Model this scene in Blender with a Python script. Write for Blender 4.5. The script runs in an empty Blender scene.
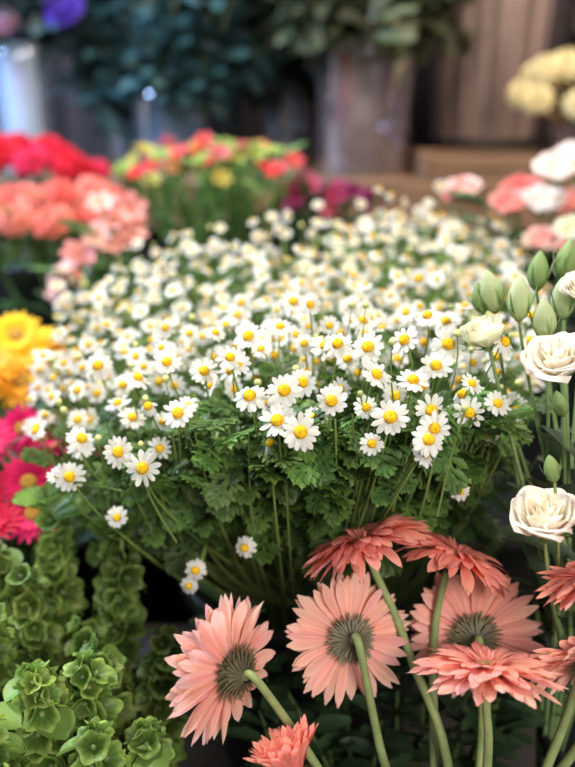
import bpy, math, random
import numpy as np
from mathutils import Vector
R=np.random.default_rng(11)
def U(a,b): return float(R.uniform(a,b))
scene=bpy.context.scene
scene.view_settings.view_transform='Standard'

# ------------------------------------------------------------ mesh tools
class MB:
    def __init__(s): s.v=[];s.f=[];s.c=[];s.m=[];s.n=0
    def add(s,V,F,C,mat=0,M=None):
        V=np.asarray(V,float)
        if M is not None: V=V@M[:3,:3].T+M[:3,3]
        C=np.asarray(C,float)
        if C.ndim==1: C=np.tile(C,(len(V),1))
        s.v.append(V);s.f.append(F+s.n);s.c.append(C);s.m.append(np.full(len(F),mat,dtype=np.int32));s.n+=len(V)
    def tpl(s):
        return (np.concatenate(s.v),np.concatenate(s.f),np.concatenate(s.c),np.concatenate(s.m))
    def addt(s,t,M,tint=None):
        V,F,C,m=t
        V=V@M[:3,:3].T+M[:3,3]
        if tint is not None: C=np.clip(C*tint,0,1)
        s.v.append(V);s.f.append(F+s.n);s.c.append(C);s.m.append(m);s.n+=len(V)
    def build(s,name,mats,parent=None,smooth=True):
        V,F,C,m=s.tpl()
        me=bpy.data.meshes.new(name)
        me.vertices.add(len(V)); me.vertices.foreach_set('co',V.astype(np.float32).ravel())
        me.loops.add(len(F)*4); me.loops.foreach_set('vertex_index',F.astype(np.int32).ravel())
        me.polygons.add(len(F))
        me.polygons.foreach_set('loop_start',np.arange(0,len(F)*4,4,dtype=np.int32))
        me.polygons.foreach_set('loop_total',np.full(len(F),4,dtype=np.int32))
        me.polygons.foreach_set('material_index',m)
        me.polygons.foreach_set('use_smooth',np.full(len(F),smooth))
        a=me.attributes.new('Col','FLOAT_COLOR','POINT')
        a.data.foreach_set('color',np.hstack([C,np.ones((len(C),1))]).astype(np.float32).ravel())
        for x in mats: me.materials.append(x)
        me.update(calc_edges=True); me.validate()
        o=bpy.data.objects.new(name,me); scene.collection.objects.link(o)
        if parent: o.parent=parent
        return o
def gF(nu,nv,wrap=False):
    out=[]
    k=nv if wrap else nv-1
    for i in range(nu-1):
        for j in range(k):
            j2=(j+1)%nv
            out.append((i*nv+j,(i+1)*nv+j,(i+1)*nv+j2,i*nv+j2))
    return np.array(out,dtype=np.int64)
def frame(n,roll=0.0,pos=(0,0,0),s=1.0):
    z=np.array(n,float); z/=np.linalg.norm(z)
    h=np.array([0,0,1.0]) if abs(z[2])<.95 else np.array([1.0,0,0])
    x=np.cross(h,z); x/=np.linalg.norm(x); y=np.cross(z,x)
    c,q=math.cos(roll),math.sin(roll)
    M=np.eye(4); M[:3,0]=(x*c+y*q)*s; M[:3,1]=(-x*q+y*c)*s; M[:3,2]=z*s; M[:3,3]=pos
    return M
def frame_x(d,roll=0,pos=(0,0,0),s=1.0):
    """local +X along d, local Z as 'up' as possible"""
    x=np.array(d,float); x/=np.linalg.norm(x)
    h=np.array([0,0,1.0]) if abs(x[2])<.95 else np.array([0,1.0,0])
    y=np.cross(h,x); y/=np.linalg.norm(y); z=np.cross(x,y)
    c,q=math.cos(roll),math.sin(roll)
    M=np.eye(4); M[:3,0]=x*s; M[:3,1]=(y*c+z*q)*s; M[:3,2]=(-y*q+z*c)*s; M[:3,3]=pos
    return M
def rotz(a,pos=(0,0,0),s=1.0):
    M=np.eye(4); c,q=math.cos(a),math.sin(a)
    M[0,0]=c*s;M[0,1]=-q*s;M[1,0]=q*s;M[1,1]=c*s;M[2,2]=s;M[:3,3]=pos
    return M
def petal(L,W,nu=5,nv=3,b0=.4,t=.7,elev=0.,bend=0.,cup=0.,ridge=0.,ruf=0.,rf=3,notch=0.,r0=0.,z0=0.,ph=0.,cbase=(1,1,1),ctip=(1,1,1),cedge=None,mid=.5,twist=0.):
    u=1-(1-np.linspace(0,1,nu))**1.4
    s=np.linspace(-1,1,nv)
    x=u/mid; x=np.clip(x,0,1); w=(b0+(1-b0)*x*x*(3-2*x))
    e=np.clip((u-t)/(1-t),0,1); w=w*np.sqrt(np.clip(1-e*e,0.02,1))*W/2
    fine=np.linspace(0,1,33); th=elev+bend*fine
    cx=np.concatenate([[0],np.cumsum(np.cos(th[:-1]))/32]); cz=np.concatenate([[0],np.cumsum(np.sin(th[:-1]))/32])
    X=np.interp(u,fine,cx)*L; Z=np.interp(u,fine,cz)*L; T=elev+bend*u
    V=np.zeros((nu,nv,3))
    off=cup*w[:,None]*(s**2)[None,:]+ridge*W*(np.cos(s*math.pi*2.0))[None,:]*np.sin(np.pi*np.clip(u,0.05,.95))[:,None]
    off=off+ruf*(u**1.5)[:,None]*np.sin(s*rf*math.pi+ph)[None,:]*L
    off=off+twist*w[:,None]*s[None,:]*u[:,None]
    nt=(np.cos(s*math.pi*3)-1)*notch*L
    dx=(u**4)[:,None]*nt[None,:]
    V[:,:,0]=r0+X[:,None]+dx*np.cos(T)[:,None]-off*np.sin(T)[:,None]
    V[:,:,1]=w[:,None]*s[None,:]
    V[:,:,2]=z0+Z[:,None]+dx*np.sin(T)[:,None]+off*np.cos(T)[:,None]
    cb=np.array(cbase);ct=np.array(ctip)
    C=cb[None,None,:]*(1-u)[:,None,None]+ct[None,None,:]*u[:,None,None]+np.zeros((nu,nv,1))
    if cedge is not None:
        k=(np.abs(s)**2)[None,:,None]*.7
        C=C*(1-k)+np.array(cedge)[None,None,:]*k
    return V.reshape(-1,3),gF(nu,nv),C.reshape(-1,3)
def lathe(prof,n=24,func=None):
    prof=np.array(prof,float); a=np.linspace(0,2*math.pi,n,endpoint=False)
    V=np.zeros((len(prof),n,3))
    V[:,:,0]=prof[:,0:1]*np.cos(a);V[:,:,1]=prof[:,0:1]*np.sin(a);V[:,:,2]=prof[:,1:2]
    return V.reshape(-1,3),gF(len(prof),n,True)
def qcurve(p0,p1,p2,n=6):
    p0,p1,p2=[np.array(p,float) for p in (p0,p1,p2)]
    t=np.linspace(0,1,n)[:,None]
    return p0*(1-t)**2+2*p1*t*(1-t)+p2*t*t
def tube(P,r,sides=5):
    P=np.array(P,float);n=len(P)
    r=np.full(n,r) if np.isscalar(r) else np.interp(np.linspace(0,1,n),np.linspace(0,1,len(r)),r)
    V=np.zeros((n,sides,3)); a=np.linspace(0,2*math.pi,sides,endpoint=False)
    ref=np.array([.93,.31,.17])
    for i in range(n):
        t=P[min(i+1,n-1)]-P[max(i-1,0)]; t/=np.linalg.norm(t)+1e-9
        x=np.cross(ref,t); x/=np.linalg.norm(x)+1e-9; y=np.cross(t,x)
        V[i]=P[i]+r[i]*(np.cos(a)[:,None]*x+np.sin(a)[:,None]*y)
    return V.reshape(-1,3),gF(n,sides,True)
def empty(name,loc=(0,0,0)):
    e=bpy.data.objects.new(name,None); e.empty_display_size=.05; scene.collection.objects.link(e); return e

# ------------------------------------------------------------ materials
def plant_mat(name,rough=.55,trans=.25,nscale=60,namp=.25,spec=.3,tintc=None,bump=0.):
    m=bpy.data.materials.new(name); m.use_nodes=True; nt=m.node_tree; N=nt.nodes; L=nt.links
    p=N['Principled BSDF']; out=N['Material Output']
    at=N.new('ShaderNodeAttribute'); at.attribute_name='Col'
    tc=N.new('ShaderNodeTexCoord'); nz=N.new('ShaderNodeTexNoise'); nz.inputs['Scale'].default_value=nscale; nz.inputs['Detail'].default_value=3
    L.new(tc.outputs['Object'],nz.inputs['Vector'])
    mr=N.new('ShaderNodeMapRange'); mr.inputs['From Min'].default_value=.3; mr.inputs['From Max'].default_value=.7
    mr.inputs['To Min'].default_value=1-namp; mr.inputs['To Max'].default_value=1+namp*.6
    L.new(nz.outputs['Fac'],mr.inputs['Value'])
    mx=N.new('ShaderNodeVectorMath'); mx.operation='SCALE'
    L.new(at.outputs['Color'],mx.inputs[0]); L.new(mr.outputs['Result'],mx.inputs['Scale'])
    L.new(mx.outputs['Vector'],p.inputs['Base Color'])
    p.inputs['Roughness'].default_value=rough; p.inputs['Specular IOR Level'].default_value=spec
    if bump:
        b=N.new('ShaderNodeBump'); b.inputs['Strength'].default_value=bump; b.inputs['Distance'].default_value=.001
        nz2=N.new('ShaderNodeTexNoise'); nz2.inputs['Scale'].default_value=900
        L.new(tc.outputs['Object'],nz2.inputs['Vector']); L.new(nz2.outputs['Fac'],b.inputs['Height']); L.new(b.outputs['Normal'],p.inputs['Normal'])
    if trans>0:
        tr=N.new('ShaderNodeBsdfTranslucent'); L.new(mx.outputs['Vector'],tr.inputs['Color'])
        ms=N.new('ShaderNodeMixShader'); ms.inputs[0].default_value=trans
        L.new(p.outputs[0],ms.inputs[1]); L.new(tr.outputs[0],ms.inputs[2]); L.new(ms.outputs[0],out.inputs['Surface'])
    return m
PETAL=plant_mat('petal_soft',.55,.42,80,.06,.25)
LEAF=plant_mat('leaf_green',.5,.28,50,.35,.4)
STEM=plant_mat('stem_green',.5,.0,90,.2,.35)
DISK=plant_mat('flower_disk',.8,.0,900,.4,.1,bump=.6)
PM=[PETAL,LEAF,STEM,DISK]
def simple(name,c1,c2,scale=8,rough=.7,stretch=(1,1,1),metal=0,bump=.2):
    m=bpy.data.materials.new(name); m.use_nodes=True; nt=m.node_tree; N=nt.nodes; L=nt.links; p=N['Principled BSDF']
    tc=N.new('ShaderNodeTexCoord'); mp=N.new('ShaderNodeMapping'); mp.inputs['Scale'].default_value=stretch
    nz=N.new('ShaderNodeTexNoise'); nz.inputs['Scale'].default_value=scale; nz.inputs['Detail'].default_value=6
    cr=N.new('ShaderNodeValToRGB'); cr.color_ramp.elements[0].position=.35; cr.color_ramp.elements[1].position=.68
    cr.color_ramp.elements[0].color=(*c1,1); cr.color_ramp.elements[1].color=(*c2,1)
    L.new(tc.outputs['Object'],mp.inputs[0]); L.new(mp.outputs[0],nz.inputs['Vector']); L.new(nz.outputs['Fac'],cr.inputs[0]); L.new(cr.outputs[0],p.inputs['Base Color'])
    b=N.new('ShaderNodeBump'); b.inputs['Strength'].default_value=bump; b.inputs['Distance'].default_value=.01
    L.new(nz.outputs['Fac'],b.inputs['Height']); L.new(b.outputs[0],p.inputs['Normal'])
    p.inputs['Roughness'].default_value=rough; p.inputs['Metallic'].default_value=metal
    return m
WOOD=simple('shelf_wood',(.10,.05,.022),(.25,.135,.065),6,.6,(1,10,10))
DARKWOOD=simple('stand_dark_wood',(.008,.007,.006),(.02,.016,.013),6,.7,(1,10,10))
WALLM=simple('wall_dark_weathered_wood',(.018,.011,.010),(.08,.048,.040),2.6,.8,(4.0,4.0,.3))
SIDEM=simple('side_wall_plaster',(.05,.05,.06),(.1,.1,.12),3,.9)
FLOORM=simple('floor_concrete',(.06,.055,.05),(.12,.11,.1),4,.8)
BLACKB=simple('black_bucket_plastic',(.012,.012,.014),(.02,.02,.022),10,.4,bump=.02)
BARREL=simple('weathered_barrel_wood',(.10,.07,.06),(.38,.28,.24),2.2,.6,(9,9,.35),.0,.1)
def glass(name,col,refl=.16,body=(.4,.3,.28),bf=.2):
    m=bpy.data.materials.new(name); m.use_nodes=True; nt=m.node_tree; N=nt.nodes; L=nt.links
    N.remove(N['Principled BSDF']); out=N['Material Output']
    t=N.new('ShaderNodeBsdfTransparent'); t.inputs['Color'].default_value=(*col,1)
    df=N.new('ShaderNodeBsdfDiffuse'); df.inputs['Color'].default_value=(*body,1)
    m0=N.new('ShaderNodeMixShader'); m0.inputs[0].default_value=bf; L.new(t.outputs[0],m0.inputs[1]); L.new(df.outputs[0],m0.inputs[2])
    g=N.new('ShaderNodeBsdfGlossy'); g.inputs['Roughness'].default_value=.06; g.inputs['Color'].default_value=(.9,.93,1,1)
    lw=N.new('ShaderNodeLayerWeight'); lw.inputs['Blend'].default_value=.35
    mr=N.new('ShaderNodeMapRange'); mr.inputs['To Min'].default_value=refl*.35; mr.inputs['To Max'].default_value=.6
    L.new(lw.outputs['Fresnel'],mr.inputs['Value'])
    ms=N.new('ShaderNodeMixShader'); L.new(mr.outputs['Result'],ms.inputs[0]); L.new(m0.outputs[0],ms.inputs[1]); L.new(g.outputs[0],ms.inputs[2]); L.new(ms.outputs[0],out.inputs['Surface'])
    return m
GLASS=glass('water_stained_glass',(.95,.92,.92),.3,(.42,.31,.28),.16); BGLASS=glass('blue_glass',(.80,.88,.97),.5,(.3,.45,.6),.12)
FROST=glass('frosted_blue_glass',(.7,.8,.95),.4,(.50,.62,.75),.6)

# ------------------------------------------------------------ room + furniture
def box(mb,x0,x1,y0,y1,z0,z1,mat=0):
    v=[(x0,y0,z0),(x1,y0,z0),(x1,y1,z0),(x0,y1,z0),(x0,y0,z1),(x1,y0,z1),(x1,y1,z1),(x0,y1,z1)]
    f=[(0,3,2,1),(4,5,6,7),(0,1,5,4),(1,2,6,5),(2,3,7,6),(3,0,4,7)]
    mb.add(v,np.array(f),(1,1,1),mat)
def boxes(name,L,mats,bev=.004):
    mb=MB()
    for b in L: box(mb,*b)
    o=mb.build(name,mats,smooth=False)
    if bev:
        md=o.modifiers.new('bevel','BEVEL'); md.width=bev; md.segments=2
    return o
boxes('floor',[(-2.5,2.5,-2,3.4,-.05,0)],[FLOORM],0)
pan=[]
x=-2.5
while x<2.5:
    w=U(.14,.24); d=U(0,.03)
    pan.append((x,min(x+w-.012,2.5),3.3-d,3.4,0,2.9)); x+=w
pan.append((-2.5,2.5,3.36,3.41,0,2.9))
boxes('wall_back',pan,[WALLM],.004)
boxes('wall_left',[(-2.55,-2.5,-2,3.4,0,2.9)],[SIDEM],0)
boxes('wall_right',[(2.5,2.55,-2,3.4,0,2.9)],[SIDEM],0)
st=[]
for (y0,y1,zt) in ((.22,.60,.62),(.60,1.02,.74),(1.02,1.42,.9),(1.42,1.95,1.0)):
    st.append((-1.2,1.2,y0,y1,zt-.03,zt))
    for xx in (-1.18,-.4,.4,1.13): st.append((xx,xx+.05,y0+.02,y0+.07,0,zt-.03))
    st.append((-1.2,1.2,y1-.02,y1,0.05,zt-.03))
boxes('flower_display_stand',st,[DARKWOOD])
sh=[(-1.6,1.6,2.05,2.85,1.25,1.29),(-1.6,1.6,2.04,2.06,1.17,1.29)]
for xx in (-1.58,-.5,.5,1.53): sh+=[(xx,xx+.06,2.08,2.14,0,1.25),(xx,xx+.06,2.76,2.82,0,1.25)]
boxes('wooden_shelf',sh,[WOOD])
cr=[(.36,1.15,2.07,2.09,1.291,1.315),(.36,1.15,2.07,2.09,1.322,1.350),(.36,1.15,2.33,2.35,1.291,1.315),(.36,1.15,2.33,2.35,1.322,1.350),(.345,.37,2.07,2.35,1.291,1.352),(1.14,1.165,2.07,2.35,1.291,1.352),(.37,1.14,2.09,2.33,1.291,1.30)]
boxes('wooden_crate',cr,[WOOD],.003)
def bucket(c,z0,z1,r,mat,parent):
    mb=MB(); h=z1-z0
    pr=[(.001,.0),(r*.72,0),(r*.74,.004),(r*.97,h-.02),(r*1.03,h-.018),(r*1.05,h-.008),(r*1.03,h),(r*.98,h),(r*.95,h-.02),(r*.72,.01),(.001,.008)]
    V,F=lathe(pr,40); V=V+np.array([c[0],c[1],z0+.0005]); mb.add(V,F,(1,1,1),0)
    P=[(c[0]+math.cos(a)*r*1.04,c[1]-.01-math.sin(a)*r*.16,z0+h-.02-math.sin(a)*r*.7) for a in np.linspace(0,math.pi,14)]
    V,F=tube(P,.0025,6); mb.add(V,F,(1,1,1),0)
    return mb.build('bucket' if parent else 'flower_bucket',[mat],parent)

# ------------------------------------------------------------ flower templates
def chamomile_tpl(var):
    mb=MB(); n=[14,16,13,13,15,12][var]; el=[.05,-.2,.35,-.75,.15,-.05][var]; bd=[-.1,-.35,-.2,-.7,-.3,.15][var]
    for k in range(n):
        a=2*math.pi*k/n+U(-.09,.09)
        V,F,C=petal(.0090*U(.85,1.07),.0036*U(.88,1.1),5,3,b0=.45,t=.66,elev=el+U(-.18,.18),bend=bd+U(-.25,.25),cup=-.25,notch=.015,r0=.0026,z0=-.0002+(k%2)*.0003,cbase=(.86,.87,.76),ctip=(.96,.96,.93),twist=U(-.3,.3))
        mb.add(V,F,C,0,rotz(a))
    pr=[(.0038,-.0006),(.0040,.0004),(.0036,.0016),(.0027,.0027),(.0015,.0032),(.0003,.0032)]
    V,F=lathe(pr,12); V[:,2]+=R.uniform(-.00015,.00015,len(V))
    t=np.clip(V[:,2]/.0032,0,1)[:,None]
    mb.add(V,F,np.array([.78,.38,.01])*(1-t)+np.array([.92,.56,.02])*t,3)
    pr=[(.0037,-.0002),(.0032,-.0018),(.0012,-.0028),(.0006,-.004)]
    V,F=lathe(pr,8); mb.add(V,F,(.2,.3,.08),2)
    return mb.tpl()
CT=[chamomile_tpl(i) for i in range(6)]
def bud_tpl():
    mb=MB()
    V,F=lathe([(.0006,-.003),(.0026,-.001),(.003,.001),(.0022,.003),(.0002,.0036)],8)
    t=np.clip(V[:,2:3]/.003,0,1); mb.add(V,F,np.array([.3,.42,.12])*(1-t)+np.array([.8,.75,.3])*t,2)
    return mb.tpl()
CB=bud_tpl()
def lobed_leaf_tpl(seed):
    mb=MB(); g=(.085,.165,.04); g2=(.145,.25,.055)
    P=[(0,0,0),(.5,0,.05),(1,0,-.02)]
    V,F=tube(qcurve(*P,5),[.02,.012,.006],3); mb.add(V,F,(.2,.3,.09),2)
    for (xp,L,an) in ((.22,.3,1.0),(.42,.42,.9),(.64,.42,.75),(.82,.3,.5)):
        for sg in (-1,1):
            V,F,C=petal(L*U(.85,1.1),.15,5,3,b0=.35,t=.5,elev=U(-.1,.25),bend=U(-.7,0),cup=U(.1,.5),notch=.05,cbase=g,ctip=g2)
            mb.add(V,F,C,1,rotz(sg*an,(xp,0,.03)))
            V,F,C=petal(L*.55,.10,4,3,b0=.4,t=.5,elev=U(-.1,.2),bend=U(-.5,0),cup=.3,cbase=g,ctip=g2)
            M=rotz(sg*(an+.7),(xp+L*.4*math.cos(an),sg*L*.4*math.sin(an),.03)); mb.add(V,F,C,1,M)
            M=rotz(sg*(an-.6),(xp+L*.4*math.cos(an),sg*L*.4*math.sin(an),.03)); mb.add(V,F,C,1,M)
    V,F,C=petal(.34,.18,5,3,b0=.4,t=.5,elev=0,bend=-.4,cup=.3,notch=.05,cbase=g,ctip=g2); mb.add(V,F,C,1,rotz(0,(.78,0,.02)))
    V,F,C=petal(.9,.11,5,3,b0=.3,t=.6,elev=.05,bend=-.15,cup=.2,cbase=g,ctip=g2); mb.add(V,F,C,1,rotz(0,(.08,0,.02)))
    return mb.tpl()
LT=[lobed_leaf_tpl(i) for i in range(4)]

# ------------------------------------------------------------ chamomile bunch
heroes=[(.003,.468,1.324),(.008,.451,1.304),(-.011,.462,1.306),(.032,.466,1.319),(.067,.462,1.307),(.082,.471,1.332),(.096,.452,1.309),(.082,.449,1.296),
(.099,.491,1.330),(-.077,.51,1.289),(-.063,.529,1.316),(-.021,.496,1.315),(.052,.515,1.338),(-.117,.51,1.265),(-.1,.498,1.257),(-.145,.532,1.266),(-.156,.522,1.243),(.058,.489,1.322),(.028,.536,1.335),
(-.145,.60,1.30),(-.09,.565,1.313),(.115,.53,1.335),(.075,.50,1.350),(.03,.50,1.345),(-.03,.55,1.34)]
ctrl=heroes[:19]+[(-.21,.6,1.235),(-.267,.746,1.215),(-.284,.976,1.252),(-.162,1.10,1.312),(-.024,1.10,1.306),(.118,1.17,1.345),(.348,1.156,1.308),(.328,.984,1.270),
(-.137,.77,1.277),(.013,.83,1.293),(.142,.674,1.305),(.134,.943,1.310),(.174,.562,1.285),(-.11,.62,1.29),(.25,.75,1.27)]
ctrl=np.array(ctrl)
def canopy(x,y):
    d=(ctrl[:,0]-x)**2+(ctrl[:,1]-y)**2
    w=1/(d+.0015)**1.6
    return float((w*ctrl[:,2]).sum()/w.sum())
poly=[(-.165,.52),(-.1,.497),(-.056,.515),(-.015,.46),(.01,.448),(.09,.448),(.12,.475),(.178,.55),(.25,.74),(.328,.984),(.35,1.156),(.23,1.19),(.118,1.18),(.05,1.14),(-.024,1.10),(-.162,1.10),(-.24,1.04),(-.284,.976),(-.267,.746),(-.215,.6)]
def inside(x,y):
    c=False;n=len(poly)
    for i in range(n):
        x1,y1=poly[i];x2,y2=poly[(i+1)%n]
        if (y1>y)!=(y2>y) and x<(x2-x1)*(y-y1)/(y2-y1)+x1: c=not c
    return c
cham=empty('chamomile_bunch')
fl=MB(); sm=MB(); lf=MB()
tries=0
pts=[np.array(h)+R.normal(0,.003,3) for h in heroes]
def lump(x,y): return .012*math.sin(x*31+1.3)*math.sin(y*23+.4)+.011*math.sin(x*67+y*40)*math.cos(y*55-x*20)
while len(pts)<860 and tries<60000:
    tries+=1
    x=U(-.29,.36);y=U(.44,1.2)
    if not inside(x,y): continue
    dz=U(-.040,.008) if U(0,1)<.70 else U(-.01,.036)
    z=canopy(x,y)+lump(x,y)*(1 if y>.6 else .5)+dz
    p=np.array([x,y,z])
    A=np.array(pts)
    md=.0150 if y>.62 else .0195
    if (np.linalg.norm(A-p,axis=1)<md).any(): continue
    if y<.60 and U(0,1)<.3: continue
    pts.append(p)
bc=np.array([.03,.80])
def add_cham(p,n,s,var=None,stem_end=None):
    v=int(R.choice(6,p=[.25,.2,.13,.08,.22,.12])) if var is None else var
    fl.addt(CT[v],frame(n,U(0,6.28),p,s),U(.93,1.03))
    n=np.array(n)/np.linalg.norm(n)
    p0=p-n*.0035*s
    if stem_end is None:
        e=np.array([p[0]*.62+bc[0]*.38,p[1]*.62+bc[1]*.38,p[2]-U(.12,.17)])
    else: e=np.array(stem_end)
    m=p0-n*.02+np.array([U(-.012,.012),U(-.004,.01),-.035])
    V,F=tube(qcurve(p0,m,e,7),[.0006,.0009,.0012],4); sm.add(V,F,np.array([.22,.33,.08])*U(.7,1.2),2)
for i,p in enumerate(pts):
    out=np.array([p[0]-bc[0],p[1]-bc[1],0]); out=out/(np.linalg.norm(out)+.05)
    r=R.normal(0,.38,3)
    hero=i<len(heroes)
    if hero: n=np.array([0,-.75,.62])+r*.75
    else: n=np.array([0,-.48,.75])+out*.3+r
    v=[0,4,5,1][i%4] if hero else None
    s=U(.95,1.15) if hero else (U(.75,1.02) if p[1]<.65 else U(.68,.96))
    add_cham(np.array(p),n,s,v)
for p in [(-.069,.516,1.163),(-.075,.518,1.148),(-.032,.52,1.18),(.121,.5,1.238),(-.128,.53,1.2)]:
    add_cham(np.array(p),np.array([U(-.4,.4),-.9,.3]),U(.65,.85),1,(p[0]*.8+.0,p[1]+.09,p[2]+.02))
for i in range(190):
    x=U(-.28,.34);y=U(.45,1.15)
    if not inside(x,y): continue
    p=np.array([x,y,canopy(x,y)+U(-.02,.03)])
    sm.addt(CB,frame((U(-.4,.4),U(-.6,.2),1),0,p,U(.7,1.1)))
    V,F=tube(qcurve(p-[0,0,.002],p+[U(-.01,.01),.005,-.03],p+[U(-.02,.02),.02,-.09],6),[.0005,.001],4); sm.add(V,F,(.2,.3,.08),2)
cnt=0
while cnt<1400:
    x=U(-.29,.35);y=U(.46,1.18)
    if not inside(x,y): continue
    cnt+=1
    h=.026+abs(R.normal(0,.035))
    k=min(1,h/.2)*.35
    p=(x*(1-k)+bc[0]*k,y*(1-k)+bc[1]*k,canopy(x,y)+lump(x,y)*.7-h-.005)
    d=(U(-1,1),U(-1,.5),U(-.3,.7))
    lf.addt(LT[cnt%4],frame_x(d,U(-.7,.7),p,U(.024,.040)),U(.6,1.3)*np.array([U(.85,1.1),1,U(.8,1.1)]))
def fronty(x): return float(np.interp(x,[-.2,-.1,-.03,.01,.09,.13,.18],[.58,.53,.49,.475,.475,.50,.56]))
for i in range(340):
    x=U(-.1,.18) if i%4 else U(-.19,.2); t=U(0,1)**1.2
    p=(x,fronty(x)+.014+.06*t+U(0,.05),canopy(x,fronty(x))-.025-.12*t)
    d=(U(-1,1),-1+U(-.2,.6),U(-.7,.45))
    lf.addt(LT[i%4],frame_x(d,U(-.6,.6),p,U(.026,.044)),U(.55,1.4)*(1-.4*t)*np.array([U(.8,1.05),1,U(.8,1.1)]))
for i in range(110):
    a=U(0,6.28);r=U(0,1)**.5
    b=np.array([bc[0]+math.cos(a)*.1*r,bc[1]+math.sin(a)*.1*r,.8])
    t=np.array([bc[0]+math.cos(a)*.24*r,bc[1]+math.sin(a)*.26*r,U(1.12,1.2)])
    V,F=tube(qcurve(b,(b+t)/2+[0,0,.05],t,6),[.0025,.0018,.001],5); sm.add(V,F,np.array([.10,.15,.045])*U(.5,1.1),2)
for i in range(60):
    x=U(-.19,.17); y=fronty(x)+U(-.005,.03)
    b=np.array([bc[0]+U(-.06,.06)+x*.3,.70,1.0]); t=np.array([x+U(-.02,.02),y,canopy(x,y)-U(.01,.03)])
    V,F=tube(qcurve(b,(x*.95,y+U(.03,.07),1.12+U(-.02,.04)),t,12),[.0016,.0011,.0008],5); sm.add(V,F,np.array([.19,.27,.075])*U(.6,1.25),2)
fl.build('flower_heads',PM,cham); sm.build('stems',PM,cham); lf.build('leaves',PM,cham)
bucket(bc,.74,1.0,.15,BLACKB,cham)

# ------------------------------------------------------------ gerberas
def gerbera(pos,n,r,ctip,cbase,cunder,stem,elev=.25,bend=-.35,layers=2,wild=1.):
    mb=MB(); k=r/.05
    M=frame(n,U(0,1),pos)
    for ly in range(layers):
        cnt=[30,28,26,22][ly]; L=[.041,.039,.034,.025][ly]*k
        for i in range(cnt):
            a=2*math.pi*(i+ly*.5)/cnt+U(-.08,.08)*wild
            sh=U(.90,1.07)
            V,F,C=petal(L*U(.86,1.08),.0082*k*U(.85,1.15),10,7,b0=.34,t=.60,elev=elev+ly*.13+U(-.10,.10)*wild,bend=bend-ly*.05+U(-.32,.20)*wild,cup=-.2+U(-.25,.15),ridge=.045,notch=.022,
                r0=.0085*k,z0=ly*.0014*k,cbase=cbase if ly else cunder,ctip=ctip,cedge=np.clip(np.array(ctip)*1.1,0,1),mid=.7,twist=U(-.5,.5)*wild)
            mb.add(V,F,np.clip(C*sh*np.array([1,U(.92,1.08),U(.92,1.08)]),0,1),0,M@rotz(a))
    for i in range(60):
        a=U(0,6.28); L=U(.008,.014)*k
        V,F,C=petal(L,.0022*k,4,3,b0=.5,t=.6,elev=U(.5,1.1),bend=-.5,r0=U(.004,.008)*k,z0=.003*k,cbase=np.array(cbase)*.8,ctip=ctip)
        mb.add(V,F,C,0,M@rotz(a))
    V,F=lathe([(.0095*k,.002*k),(.009*k,.0045*k),(.006*k,.0055*k),(.001*k,.0045*k)],20); mb.add(V,F,(.45,.25,.12),3,M)
    V,F=lathe([(.0125*k,.0012*k),(.0115*k,-.002*k),(.0085*k,-.006*k),(.0055*k,-.009*k),(.0035*k,-.012*k)],24); mb.add(V,F,(.10,.105,.055),2,M)
    for ly in range(5):
        for i in range(22):
            a=2*math.pi*(i+.5*ly)/22+U(-.06,.06)
            V,F,C=petal((.0125-.001*ly)*k*U(.8,1.2),.0019*k,5,3,b0=.7,t=.2,elev=.55-.1*ly+U(-.1,.1),bend=-.5,cup=.3,r0=(.0034+.0019*ly)*k,z0=(-.0115+.0023*ly)*k,cbase=(.065,.06,.035),ctip=(.18,.16,.09))
            mb.add(V,F,C,2,M@rotz(a))
    nn=np.array(n,float);nn/=np.linalg.norm(nn)
    p0=np.array(pos)-nn*.010*k
    pts_=[p0,p0-nn*.012]+[np.array(s,float) for s in stem]
    Q=[pts_[0]]+pts_+[pts_[-1]]; out=[]
    for i in range(1,len(Q)-2):
        a0,a1,a2,a3=Q[i-1],Q[i],Q[i+1],Q[i+2]
        for t in np.linspace(0,1,8,endpoint=False):
            out.append(.5*((2*a1)+(-a0+a2)*t+(2*a0-5*a1+4*a2-a3)*t*t+(-a0+3*a1-3*a2+a3)*t**3))
    out.append(Q[-2])
    V,F=tube(out,[.0030,.0027,.0034,.004],10); mb.add(V,F,(.24,.31,.12),2)
    return mb.build('gerbera_daisy',PM)
pale=(1.0,.61,.50); pbase=(.96,.42,.34); pund=(.95,.40,.32)
cor=(1.0,.42,.33); cbase=(.93,.22,.17); cund=(.90,.21,.17)
gerbera((-.036,.425,1.146),(-.72,.55,-.10),.053,pale,pbase,pund,[(.02,.405,1.085),(.07,.39,.99),(.09,.40,.64)],elev=.32,bend=-.25,wild=1.2,layers=3)
gerbera((.043,.457,1.147),(-.20,.86,-.41),.047,pale,pbase,pund,[(.063,.43,1.08),(.09,.40,.97),(.10,.41,.64)],elev=.25,bend=-.3,layers=3)
gerbera((.054,.487,1.203),(-.36,.38,.86),.051,cor,cbase,cund,[(.085,.465,1.13),(.115,.42,1.02),(.11,.42,.64)],elev=.3,bend=-1.0,layers=4,wild=1.3)
gerbera((.119,.491,1.189),(.40,.28,.86),.047,cor,cbase,cund,[(.105,.475,1.12),(.105,.43,1.0),(.115,.42,.64)],elev=.3,bend=-1.05,layers=4,wild=1.3)
gerbera((.125,.408,1.160),(.05,.40,.92),.049,(1,.50,.41),(.95,.30,.25),(.92,.30,.25),[(.127,.395,1.10),(.125,.385,.98),(.12,.39,.64)],elev=.15,bend=-.5,layers=4)
gerbera((.134,.480,1.132),(.02,.84,-.22),.052,(.98,.55,.45),pbase,pund,[(.14,.455,1.06),(.13,.42,.98),(.125,.41,.64)],elev=.2,bend=-.35,layers=3)
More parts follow.
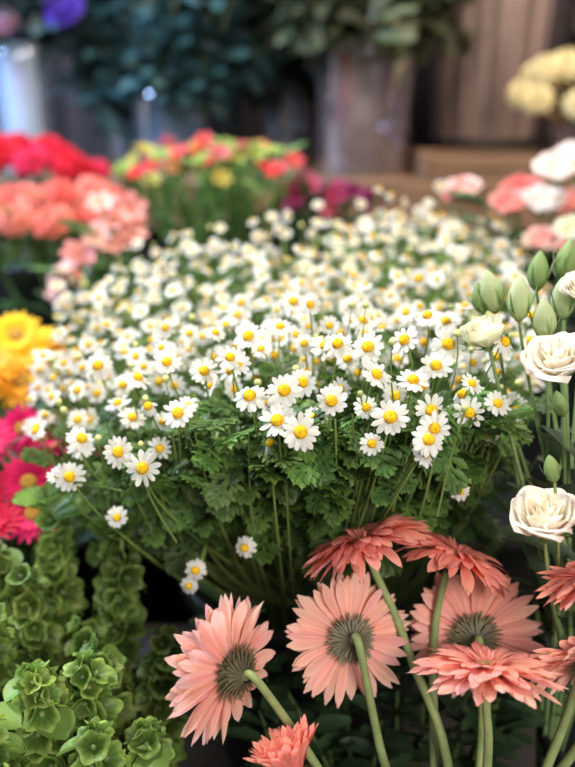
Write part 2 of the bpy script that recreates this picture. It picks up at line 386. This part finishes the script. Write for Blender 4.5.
gerbera((.190,.429,1.214),(-.3,.3,.85),.038,cor,cbase,cund,[(.185,.42,1.12),(.15,.40,.98),(.13,.40,.64)],elev=.1,bend=-.5,layers=4)
gerbera((.192,.418,1.160),(-.1,.7,.4),.044,pale,pbase,pund,[(.19,.41,1.1),(.15,.41,.98),(.13,.41,.64)],elev=.1,bend=-.5,layers=3)
gerbera((.004,.377,1.112),(-.45,.45,.85),.034,cor,cbase,cund,[(.02,.37,1.06),(.07,.38,.97),(.08,.38,.64)],elev=1.05,bend=-.3,layers=4)
gerbera((.088,.368,1.103),(0.05,.5,.75),.034,pale,pbase,pund,[(.092,.37,1.04),(.1,.38,.96),(.1,.38,.64)],elev=.1,bend=-.4,layers=3)
bucket((.105,.40),.62,.93,.098,BLACKB,None)

# ------------------------------------------------------------ bells of ireland
def bell_tpl(seed):
    mb=MB(); nu,nv=9,31
    u=np.linspace(0,1,nu); a=np.linspace(0,2*math.pi,nv-1,endpoint=False)
    r=.12+.80*u**.6; r=r+.35*np.clip(u-.75,0,1)
    z=1.0*u-.28*u**4
    A=a[None,:]; rr=r[:,None]*(1+.09*np.cos(5*A)*u[:,None]**2+.07*np.cos(3*A+seed)*u[:,None]+.05*np.cos(2*A+seed*2)*u[:,None]); zz=z[:,None]+(.12*np.cos(5*A+.5)+.12*np.sin(2*A+seed)+.07*np.sin(3*A+seed)+.04*np.sin(8*A+seed))*(u[:,None]**3)
    V=np.stack([rr*np.cos(A),rr*np.sin(A),zz],-1).reshape(-1,3)
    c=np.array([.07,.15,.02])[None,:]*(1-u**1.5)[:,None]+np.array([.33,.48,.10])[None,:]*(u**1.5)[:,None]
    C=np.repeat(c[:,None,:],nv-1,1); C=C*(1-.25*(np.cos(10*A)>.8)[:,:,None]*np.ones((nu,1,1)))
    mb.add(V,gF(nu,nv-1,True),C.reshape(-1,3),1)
    V,F=lathe([(.18,.1),(.2,.3),(.12,.45),(.02,.48)],8); mb.add(V,F,(.26,.34,.12),1)
    return mb.tpl()
BT=[bell_tpl(i*1.7) for i in range(5)]
def round_leaf(mb,pos,d,s,col,roll=0):
    V,F,C=petal(1,.95,8,9,b0=.25,t=.45,elev=.1,bend=-.5,cup=.35,ruf=.07,rf=4,notch=.03,cbase=np.array(col)*.8,ctip=col,mid=.45)
    mb.add(V,F,C,1,frame_x(d,roll,pos,s))
bells=MB()
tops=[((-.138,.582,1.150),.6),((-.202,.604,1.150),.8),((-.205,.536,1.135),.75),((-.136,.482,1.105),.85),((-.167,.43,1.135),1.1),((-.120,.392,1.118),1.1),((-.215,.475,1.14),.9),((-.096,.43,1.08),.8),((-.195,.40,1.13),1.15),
      ((-.16,.53,1.09),.6),((-.24,.56,1.15),.7),((-.16,.36,1.115),1.15),((-.10,.53,1.08),.5),((-.095,.36,1.085),1.1),((-.14,.45,1.12),.95)]  # second value scales stalk colour, lower to paint in the shade
for ti,(t,br) in enumerate(tops):
    t=np.array(t); b=np.array([-.165+U(-.03,.03),.49+U(-.03,.03),.68])
    P=qcurve(t,(t*.8+b*.2)+[U(-.01,.01),U(-.01,.01),-.05],b,26)
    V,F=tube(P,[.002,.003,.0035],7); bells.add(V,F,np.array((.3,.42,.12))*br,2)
    seg=np.linalg.norm(np.diff(P,axis=0),axis=1).cumsum(); seg=np.concatenate([[0],seg])
    s_=.0; w=0
    while s_<.26:
        c=np.array([np.interp(s_,seg,P[:,k]) for k in range(3)])
        g=min(1,(.65+s_*5)); rad=.0132*g
        n=4 if w==0 else 6
        for i in range(n):
            a=2*math.pi*i/n+w*.55+U(-.3,.3)
            up=(1.1 if w==0 else .55)+U(-.4,.4)
            d=np.array([math.cos(a),math.sin(a),up]); off=U(.003,.011)
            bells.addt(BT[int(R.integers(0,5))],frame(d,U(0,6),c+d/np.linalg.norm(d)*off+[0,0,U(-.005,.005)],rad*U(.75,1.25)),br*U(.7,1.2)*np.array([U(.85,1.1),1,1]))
        if w%2==0:
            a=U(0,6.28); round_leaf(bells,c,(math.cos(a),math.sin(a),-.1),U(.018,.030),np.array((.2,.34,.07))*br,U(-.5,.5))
        s_+=.0165*(.8+.2*g); w+=1
for i in range(11):
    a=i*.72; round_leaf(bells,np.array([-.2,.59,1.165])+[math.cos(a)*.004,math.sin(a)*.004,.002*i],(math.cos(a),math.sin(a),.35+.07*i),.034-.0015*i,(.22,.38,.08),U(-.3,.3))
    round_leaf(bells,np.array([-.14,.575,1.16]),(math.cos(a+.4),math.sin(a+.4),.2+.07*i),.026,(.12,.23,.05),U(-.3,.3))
bo=bells.build('bells_of_ireland_bunch',PM)
bucket((-.165,.47),.62,.90,.10,BLACKB,bo)

# ------------------------------------------------------------ roses / lisianthus
def rose(mb,pos,n,r,cin,cout,K=6,open_=.5,sepal=True):
    M=frame(n,U(0,6),pos,r)
    nu,nv=10,11
    ang=U(0,6)
    for k in range(K):
        t=k/(K-1); cnt=2 if k==0 else 3 if k<4 else 5
        for j in range(cnt):
            ang+=2*math.pi/cnt*1.0+ (.8 if j==0 else 0)
            span=(1.6 if cnt==2 else 1.25 if cnt==3 else .90)*U(.95,1.12)
            ph=U(0,6); lift=U(-.05,.05); fl_=open_*U(.6,1.3)
            u=np.linspace(0,1,nu)[:,None]; s=np.linspace(-1,1,nv)[None,:]
            rk=.10+.75*t**.9
            rad=rk*(np.sin(np.clip(u*1.15,0,1)*math.pi/2)**.7)*(1+0*s)
            rad=rad+fl_*t*.40*np.clip((u-.6)/.4,0,1)**2 + (.03+.04*t*open_)*np.sin(s*4+ph)*u**3 + .07*s*u*(.4+t*.6) - .05*(s**2)*(1-t)
            top=(.62-.30*t)+lift
            H=top+.75
            zz=-.75+H*u*(1-.16*(s**4))-.05*np.abs(s)**3*u+ .035*np.sin(s*5+ph)*u**4
            zz=zz-fl_*t*.30*np.clip((u-.75)/.25,0,1)**2
            aa=ang+s*span*(.55+.45*np.sin(np.clip(u*1.3,0,1)*math.pi/2))*np.sqrt(np.clip(1-(np.clip((u-.7)/.3,0,1)**2)*.45,0,1))
            V=np.stack([rad*np.cos(aa),rad*np.sin(aa),zz+0*s],-1).reshape(-1,3)
            ci=np.array(cin)*(1-t)+np.array(cout)*t
            C=np.clip(ci[None,None,:]*(.92+.08*u[:,:,None])+0*s[:,:,None],0,1)
            C=np.broadcast_to(C,(nu,nv,3)).reshape(-1,3)
            mb.add(V,gF(nu,nv),C,0,M)
    if sepal:
        for i in range(5):
            V,F,C=petal(.95,.26,5,3,b0=.7,t=.2,elev=.2,bend=.7,cup=.3,r0=.08,z0=-.82,cbase=(.16,.26,.08),ctip=(.24,.36,.12)); mb.add(V,F,C,1,M@rotz(i*1.256))
        V,F=lathe([(.02,-1.0),(.14,-.95),(.3,-.74),(.2,-.6)],10); mb.add(V,F,(.18,.28,.09),2,M)
def lbud(mb,pos,n,L,col,colb,fat=.3):
    M=frame(n,U(0,6),pos,L); nu,nv=12,30
    u=np.linspace(0,1,nu)[:,None]; a=np.linspace(0,2*math.pi,nv,endpoint=False)[None,:]
    pr=np.interp(u[:,0],[0,.12,.35,.6,.85,1],[.25,.75,1,.9,.5,.08])[:,None]*fat
    rr=pr*(1+.16*np.abs(np.cos(2.5*a+u*4))); aa=a+u*1.4
    V=np.stack([rr*np.cos(aa),rr*np.sin(aa),u+0*a],-1).reshape(-1,3)
    C=np.array(colb)[None,:]*(1-u)+np.array(col)[None,:]*u; C=np.repeat(C[:,None,:],nv,1).reshape(-1,3)
    mb.add(V,gF(nu,nv,True),C,0,M)
    for i in range(5):
        V,F,C=petal(.85,.08,5,3,b0=.7,t=.1,elev=.85,bend=.65,r0=.06,z0=-.02,cbase=(.16,.26,.09),ctip=(.25,.38,.13)); mb.add(V,F,C,1,M@rotz(i*1.256))
def blade(mb,pos,d,L,W,col,roll=0.,bend=-.5,cup=.3,tip=.25):
    V,F,C=petal(L,W,9,5,b0=.3,t=tip,elev=.15,bend=bend,cup=cup,cbase=np.array(col)*.85,ctip=col,mid=.4); mb.add(V,F,C,1,frame_x(d,roll,pos))
lis=MB(); W1=(1.0,.94,.86); base=np.array([.215,.52,1.08])
blooms=[((.175,.495,1.338),(-.35,-.35,.85),.0200,.65),((.161,.442,1.252),(-.15,-.22,.97),.0215,.5),((.131,.515,1.350),(-.4,-.1,.95),.0160,.05),((.198,.529,1.377),(-.2,-.5,.8),.013,.4)]
for p,n,r,o in blooms:
    rose(lis,p,n,r,(.98,.91,.74),W1 if r!=.0160 else (.93,.93,.70),7,o)
    nn=np.array(n)/np.linalg.norm(n); p0=np.array(p)-nn*r*.95
    V,F=tube(qcurve(p0,p0-nn*.03+[.01,.0,-.04],base+[U(-.01,.01),U(-.01,.01),0],9),[.0012,.0016,.0022],6); lis.add(V,F,(.2,.3,.12),2)
for p,n,L,c in [((.147,.55,1.354),(-.3,-.1,1),.032,1),((.160,.535,1.352),(-.1,-.1,1),.032,1),((.182,.573,1.364),(0,0,1),.029,0),((.176,.525,1.342),(-.2,-.2,1),.030,1),((.201,.576,1.372),(.1,0,1),.029,0),
    ((.168,.452,1.270),(-.3,0,1),.019,0),((.192,.54,1.352),(-.15,-.1,1),.030,1),((.140,.555,1.352),(-.3,-.2,1),.024,0),((.186,.50,1.295),(-.4,-.1,1),.020,0)]:
    lbud(lis,p,n,L,(.74,.80,.52) if c else (.42,.56,.24),(.44,.56,.24) if c else (.26,.38,.13),.24)
    p0=np.array(p); V,F=tube(qcurve(p0,p0+[.01,.0,-.05],base+[U(-.02,.02),U(-.02,.02),.02],9),[.001,.0014,.002],6); lis.add(V,F,(.22,.33,.12),2)
for i in range(50):
    t=U(0,1); p=base+np.array([U(-.025,.035),U(-.04,.05),-.02+.22*t])
    a=U(2.2,5.2); blade(lis,p,(math.cos(a),math.sin(a),U(.4,1.4)),U(.04,.06),U(.014,.022),np.array([.10,.15,.08])*U(.5,1.1),U(-.6,.6))
blade(lis,(.195,.455,1.255),(-.12,-.1,1),.075,.034,(.12,.15,.11),-.9,-.3)
for i in range(10):
    a=U(0,6.28); V,F=tube([base+[U(-.02,.02),U(-.02,.02),.03],base+[.01,.02,-.2],(.24+.02*math.cos(a),.545+.02*math.sin(a),.66)],.002,6); lis.add(V,F,(.15,.23,.09),2)
lo=lis.build('lisianthus_bunch',PM)
bucket((.262,.53),.62,1.0,.048,BLACKB,lo)

ru=MB()
for i in range(18):
    b=np.array([U(.03,.13),U(.50,.53),.66]); t=np.array([U(-.06,.2),U(.50,.58),U(1.0,1.10)])
    P=qcurve(b,(b+t)/2+[0,0,.08],t,14); V,F=tube(P,[.003,.0015],5); ru.add(V,F,(.08,.12,.04),2)
    for k in range(6,14):
        for sg in (-1,1):
            blade(ru,P[k],(sg*U(.4,1),U(-1,.2),U(.2,1)),U(.03,.05),U(.012,.02),np.array([.035,.07,.03])*U(.6,1.5),U(-.6,.6))
ro=ru.build('ruscus_foliage_bunch',PM)
bucket((.08,.542),.62,.85,.045,BLACKB,ro)

rb=MB(); bcn=np.array([.40,1.22,.92])
for p,r,c1,c2 in [((.37,1.174,1.355),.030,(1,.9,.82),(1,.97,.92)),((.392,1.19,1.402),.034,(1,.86,.76),(1,.93,.86)),((.325,1.19,1.350),.028,(.95,.38,.33),(.97,.50,.43)),
    ((.275,1.28,1.36),.026,(1,.5,.42),(1,.80,.72)),((.262,1.29,1.352),.018,(.9,.2,.18),(.95,.4,.36)),((.345,1.08,1.315),.024,(.95,.5,.44),(1,.75,.66)),((.37,1.04,1.335),.024,(.85,.88,.6),(.95,.95,.78)),
    ((.42,1.2,1.345),.034,(.97,.5,.44),(1,.60,.52)),((.36,1.26,1.36),.032,(.95,.3,.26),(.97,.42,.38)),((.40,1.12,1.30),.03,(.95,.4,.38),(1,.6,.52)),((.44,1.25,1.41),.034,(1,.88,.8),(1,.95,.9)),((.37,1.03,1.285),.022,(1,.8,.73),(1,.9,.84))]:
    rose(rb,p,(U(-.3,.1),-.35,.9),r,c1,c2,6,.5)
    p0=np.array(p)-[0,0,r]; V,F=tube(qcurve(p0,p0-[0,0,.15],bcn+[U(-.04,.04),U(-.04,.04),0],8),.0025,6); rb.add(V,F,(.15,.25,.08),2)
for i in range(120):
    a=U(0,6.28); t=U(0,1); p=bcn+np.array([math.cos(a)*(.02+.08*t)-.03*t,math.sin(a)*(.02+.08*t)-.03*t,.2+.24*t])
    blade(rb,p,(math.cos(a),math.sin(a),.3),U(.04,.06),.025,np.array([.06,.12,.045])*U(.6,1.5),U(-.5,.5))
rbo=rb.build('rose_bunch',PM)
bucket((.41,1.22),.90,1.18,.10,BLACKB,rbo)

# ------------------------------------------------------------ carnation style blooms
def carnation_tpl(seed):
    mb=MB()
    for ly in range(5):
        n=[11,10,8,7,5][ly]
        for i in range(n):
            a=2*math.pi*(i+U(-.2,.2))/n+ly
            V,F,C=petal(1.0-.07*ly,.75,6,9,b0=.25,t=.8,elev=.1+.3*ly+U(-.1,.1),bend=-.35,ruf=.11,rf=U(2,3.4),ph=U(0,6),notch=.05,r0=.02,z0=0,cbase=(.7,.7,.7),ctip=(1,1,1),mid=.9)
            mb.add(V,F,C,0,rotz(a))
    V,F=lathe([(.3,.1),(.22,-.25),(.12,-.6),(.03,-.7)],10); mb.add(V,F,(.25,.4,.12),2)
    return mb.tpl()
CA=[carnation_tpl(i) for i in range(3)]
def daisy_tpl():
    mb=MB()
    for ly in range(3):
        for i in range(20):
            V,F,C=petal(.78-.16*ly,.17,6,3,b0=.4,t=.6,elev=.1+.2*ly+U(-.1,.1),bend=-.3,cup=-.2,r0=.2,z0=.02*ly,cbase=(.8,.8,.8),ctip=(1,1,1)); mb.add(V,F,C,0,rotz(6.283*(i+ly*.5)/20))
    V,F=lathe([(.26,.02),(.24,.1),(.12,.14),(.01,.12)],14); mb.add(V,F,(.4,.22,.04),3)
    return mb.tpl()
DT=daisy_tpl()
def tinted(t,col):
    V,F,C,m=t; C=C.copy(); msk=np.zeros(len(V),bool)
    idx=F[m==0].ravel(); msk[idx]=True; C[msk]*=np.array(col); return (V,F,C,m)
def bunch(name,heads,colors,r,bk,spread_leaf=60,leafcol=(.1,.2,.06),facing=(0,-.5,.8),leafL=.09,leafW=.02,kind='carn',tlo=.1,bkt=None):
    mb=MB(); bk=np.array(bk,float)
    for i,h in enumerate(heads):
        c=colors[i%len(colors)]; n=np.array(facing)+R.normal(0,.25,3); rr=r*U(.85,1.15)
        if kind=='carn': mb.addt(tinted(CA[i%3],c),frame(n,U(0,6),h,rr))
        elif kind=='daisy': mb.addt(tinted(DT,c),frame(n,U(0,6),h,rr))
        else:
            M=frame(n,U(0,6),h,rr)
            for j in range(6):
                V,F,C=petal(1.15,.62,7,5,b0=.25,t=.55,elev=1.1,bend=-1.1 if kind=='alst' else -.2,cup=.25,r0=.05,z0=-.5,cbase=np.array(c)*np.array([.8,.9,.6]),ctip=c); mb.add(V,F,C,0,M@rotz(j*1.047))
        p0=np.array(h)-[0,0,r*.6]; e=bk+[U(-.04,.04),U(-.04,.04),0]
        V,F=tube(qcurve(p0,(p0+e)/2+[(h[0]-bk[0])*.3,0,.06],e,8),.0028,5); mb.add(V,F,np.array(leafcol)*1.8,2)
    for i in range(spread_leaf):
        h=np.array(heads[int(R.integers(0,len(heads)))]); t=U(tlo,.85); p=h*(1-t)+bk*t+[0,0,-.01]
        a=U(0,6.28); blade(mb,p,(math.cos(a),math.sin(a),U(.3,1.4)),leafL*U(.7,1.2),leafW*U(.7,1.3),np.array(leafcol)*U(.5,1.7),U(-.8,.8))
    o=mb.build(name,PM)
    if bkt: bucket(*bkt,BLACKB,o)
    return o
def cloud(c,s,n,md):
    out=[];tr=0
    while len(out)<n and tr<4000:
        tr+=1
        q=np.array([c[0]+U(-1,1)*s[0],c[1]+U(-1,1)*s[1],0]); e=((q[0]-c[0])/s[0])**2+((q[1]-c[1])/s[1])**2
        if e>1: continue
        q[2]=c[2]+s[2]*(1-e)+U(-.4,.4)*s[2]
        if all(np.linalg.norm(q-o)>md for o in out): out.append(q)
    return out
bunch('coral_carnation_bunch',cloud((-.44,1.44,1.285),(.15,.14,.05),19,.045),[(1,.34,.25),(1,.40,.3),(1,.27,.21)],.035,(-.46,1.5,1.05),70,bkt=((-.46,1.54),1.0,1.2,.105))
bunch('pink_alstroemeria_bunch',[(-.26,1.21,1.32),(-.285,1.2,1.30),(-.24,1.23,1.335),(-.255,1.19,1.285),(-.335,1.187,1.25),(-.31,1.19,1.275),(-.345,1.18,1.225),(-.28,1.22,1.345),(-.32,1.22,1.24),(-.235,1.21,1.30)],[(1,.5,.47),(1,.62,.58),(.95,.36,.36)],.027,(-.28,1.27,.95),80,kind='alst',bkt=((-.28,1.26),.90,1.12,.09))
bunch('red_carnation_bunch',cloud((-.60,1.75,1.335),(.2,.15,.05),22,.05),[(.85,.03,.06),(.8,.02,.05),(.9,.05,.14)],.040,(-.58,1.78,1.1),50,bkt=((-.60,1.80),1.0,1.2,.13))
bunch('yellow_gerbera_bunch',cloud((-.345,.90,1.195),(.07,.08,.03),13,.033),[(1,.68,.02),(1,.6,.02),(1,.50,.03)],.034,(-.36,.9,.95),40,kind='daisy',bkt=((-.37,.90),.74,1.05,.085))
bunch('magenta_chrysanthemum_bunch',cloud((-.265,.68,1.160),(.075,.08,.04),20,.026),[(.80,.015,.14),(.85,.03,.20),(.7,.015,.08)],.026,(-.29,.70,.95),80,(.06,.13,.04),kind='daisy',bkt=((-.31,.71),.74,.98,.08))
bunch('red_alstroemeria_bunch',cloud((-.15,1.56,1.36),(.17,.12,.045),38,.028),[(.80,.05,.05),(.62,.50,.12),(.8,.1,.1),(.30,.42,.1),(.9,.42,.18),(.42,.52,.14),(.70,.15,.20)],.023,(-.14,1.62,1.05),260,(.13,.25,.07),leafL=.085,leafW=.018,kind='alst',tlo=.08,bkt=((-.14,1.64),1.0,1.18,.11))
bunch('dark_alstroemeria_bunch',cloud((.07,1.6,1.30),(.1,.1,.04),20,.028),[(.38,.02,.10),(.30,.03,.15),(.5,.08,.14)],.024,(.05,1.62,1.05),150,(.05,.10,.04),leafL=.085,leafW=.02,kind='alst',tlo=.05,bkt=((.10,1.66),1.0,1.18,.1))

# ------------------------------------------------------------ back shelf vases with foliage
def vase(c,z0,h,r,mat,parent,flare=1.05):
    mb=MB(); t=.006
    pr=[(.001,0),(r*.92,0),(r*.94,.01),(r*.9,h*.45),(r*.97,h*.85),(r*flare,h),(r*flare-t,h),(r*.97-t,h*.85),(r*.9-t,h*.45),(r*.92-t,.02),(.001,.02)]
    V,F=lathe(pr,40); mb.add(V+np.array([c[0],c[1],z0]),F,(1,1,1),0); return mb.build('vase',[mat],parent)
def foliage(name,c,z0,h,n,spread,col,tipz,leafL=.07,leafW=.04,flowers=None,fr=.04,hang=.0,stemcol=(.1,.12,.05),inner=.06,stem=.005,ay=1.0,tone_hi=1.7):
    mb=MB()
    for i in range(n):
        a=U(0,6.28); rr=U(.2,1)*spread; q0=U(.3,1)*inner; a2=a+U(2.4,3.8)
        b=np.array([c[0]+math.cos(a2)*q0,c[1]+math.sin(a2)*q0,z0+.025]); nk=np.array([c[0]+math.cos(a)*inner,c[1]+math.sin(a)*inner,z0+h])
        t=np.array([c[0]+math.cos(a)*rr,c[1]+math.sin(a)*rr*ay,U(*tipz)-hang*rr])
        P1=qcurve(b,(b+nk)/2,nk,6); P2=qcurve(nk,nk+(nk-b)*.35,t,11); P=np.vstack([P1[:-1],P2]); V,F=tube(P,[stem,stem*.8,.002],5); mb.add(V,F,np.array(stemcol)*U(.5,1.7),2)
        for k in range(6,16):
            for q in range(2):
                d=(U(-1,1),U(-1,1),U(-.5,.8)); blade(mb,P[k],d,leafL*U(.7,1.3),leafW*U(.7,1.2),np.array(col)*U(.3,tone_hi),U(-1,1),tip=.4)
        if flowers: mb.addt(tinted(CA[i%3],flowers[i%len(flowers)]),frame((U(-.5,.5),-.6,.7),0,t,fr*U(.8,1.2)))
    return mb.build(name,PM)
S=1.291
o=foliage('olive_foliage_in_glass_vase',(.205,2.28),S,.34,46,.28,(.09,.105,.05),(1.60,1.95),.11,.05,hang=.15,stemcol=(.13,.085,.06),inner=.105,stem=.008); vase((.205,2.28),S,.34,.135,GLASS,o,1.1)
o=foliage('purple_flowers_in_glass_vase',(-.72,2.30),S,.33,26,.17,(.06,.12,.13),(1.66,1.90),.08,.04,[(.20,.10,.85),(.28,.14,.85),(.22,.12,.9),(.85,.5,.65)],.050); vase((-.72,2.30),S,.33,.075,FROST,o,1.2)
o=foliage('eucalyptus_in_glass_vase',(-.32,2.36),S,.2,62,.30,(.030,.075,.075),(1.40,2.1),.10,.045,hang=.1,inner=.09,ay=.6,tone_hi=2.4); vase((-.32,2.36),S,.22,.12,BGLASS,o)  # bluish, brighter leaf colours stand in for haze
o=foliage('pine_foliage_in_glass_vase',(.0,2.68),S,.22,50,.24,(.03,.048,.04),(1.40,2.15),.1,.03,inner=.07,ay=.5); vase((.0,2.68),S,.26,.085,BGLASS,o)
o=foliage('pine_foliage_in_glass_vase',(-.50,2.70),S,.22,50,.28,(.03,.05,.05),(1.40,2.15),.1,.03,inner=.07,ay=.4); vase((-.50,2.70),S,.26,.085,BGLASS,o)
def barrel(c,z0,h,r,parent=None):
    """rustic wooden stave bucket with metal hoops"""
    mb=MB(); n=18
    for i in range(n):
        a0=6.283*i/n+.012; a1=6.283*(i+1)/n-.012
        zs=np.linspace(0,h,6); V=[]
        for z in zs:
            rr=r*(.84+.2*z/h)
            for (a,q) in ((a0,0),((a0+a1)/2,.004),(a1,0),(a1,-.016),(a0,-.016)):
                V.append((c[0]+(rr+q)*math.cos(a),c[1]+(rr+q)*math.sin(a),z0+z+(0 if z<h else .004*math.sin(i*2.1))))
        mb.add(np.array(V),gF(6,5,True),(1,1,1),0)
    for zz in (.10,.80):
        rr=r*(.84+.2*zz)+.005; V,F=lathe([(rr,zz*h-.018),(rr+.004,zz*h-.016),(rr+.006,zz*h+.016),(rr+.001,zz*h+.018)],36); mb.add(V+np.array([c[0],c[1],z0]),F,(1,1,1),1)
    V,F=lathe([(.001,.01),(r*.83,.012)],24); mb.add(V+np.array([c[0],c[1],z0]),F,(1,1,1),0)
    return mb.build('rustic_wooden_bucket' if parent is None else 'bucket',[BARREL,DARKWOOD],parent,smooth=False)
barrel((1.02,2.60),S,.45,.16)
o=foliage('dry_branches_in_rustic_wooden_bucket',(.60,2.58),S,.62,26,.22,(.06,.07,.045),(1.98,2.25),.1,.04,hang=.2,inner=.1); barrel((.60,2.58),S,.62,.17,o)
pf=MB()
for h in cloud((.72,2.16,1.50),(.13,.1,.09),20,.046):
    pf.addt(tinted(CA[0],(1,.90,.55)),frame((U(-.4,.2),-.7,.5),U(0,6),h,.042))
    V,F=tube(qcurve(h-[0,0,.03],(.74,2.19,1.44),(.76+U(-.03,.03),2.20+U(-.03,.03),1.33),8),.005,6); pf.add(V,F,(.26,.15,.07),2)
o=pf.build('cream_stock_flowers_in_glass_vase',PM); vase((.76,2.20),S+.012,.15,.07,GLASS,o)

# ------------------------------------------------------------ lights, world, camera
def area(name,loc,target,size,power,col):
    l=bpy.data.lights.new(name,'AREA'); l.energy=power; l.color=col; l.size=size; l.shape='DISK'
    o=bpy.data.objects.new(name,l); o.location=loc; scene.collection.objects.link(o)
    d=Vector(target)-Vector(loc); o.rotation_euler=d.to_track_quat('-Z','Y').to_euler(); return o
area('skylight_lamp',(-.6,.95,2.7),(.05,.75,1.2),.45,42,(1,.93,.83))
area('front_fill',(.6,-1.1,2.3),(.0,.7,1.2),.8,40,(1,.92,.83))  # added fill from above the camera, brightens camera-facing petals
area('cool_haze_fill',(-1.6,1.5,2.5),(-.6,2.4,1.6),.8,110,(.42,.62,1))  # no window here, blue fill added to suggest haze at upper left
area('warm_vase_fill',(.9,1.5,2.7),(.45,2.5,1.4),.5,32,(1,.80,.66))  # added warm fill to bring out the vase on the shelf
w=bpy.data.worlds.new('world'); scene.world=w; w.use_nodes=True
w.node_tree.nodes['Background'].inputs[0].default_value=(.9,.9,1,1); w.node_tree.nodes['Background'].inputs[1].default_value=.34
cam=bpy.data.cameras.new('camera'); co=bpy.data.objects.new('camera',cam); scene.collection.objects.link(co)
co.location=(0,0,1.5); co.rotation_euler=(math.radians(70),0,0)
cam.lens=37.55; cam.sensor_width=36; cam.clip_start=.02
cam.dof.use_dof=True; cam.dof.focus_distance=.515; cam.dof.aperture_fstop=3.2
scene.camera=co
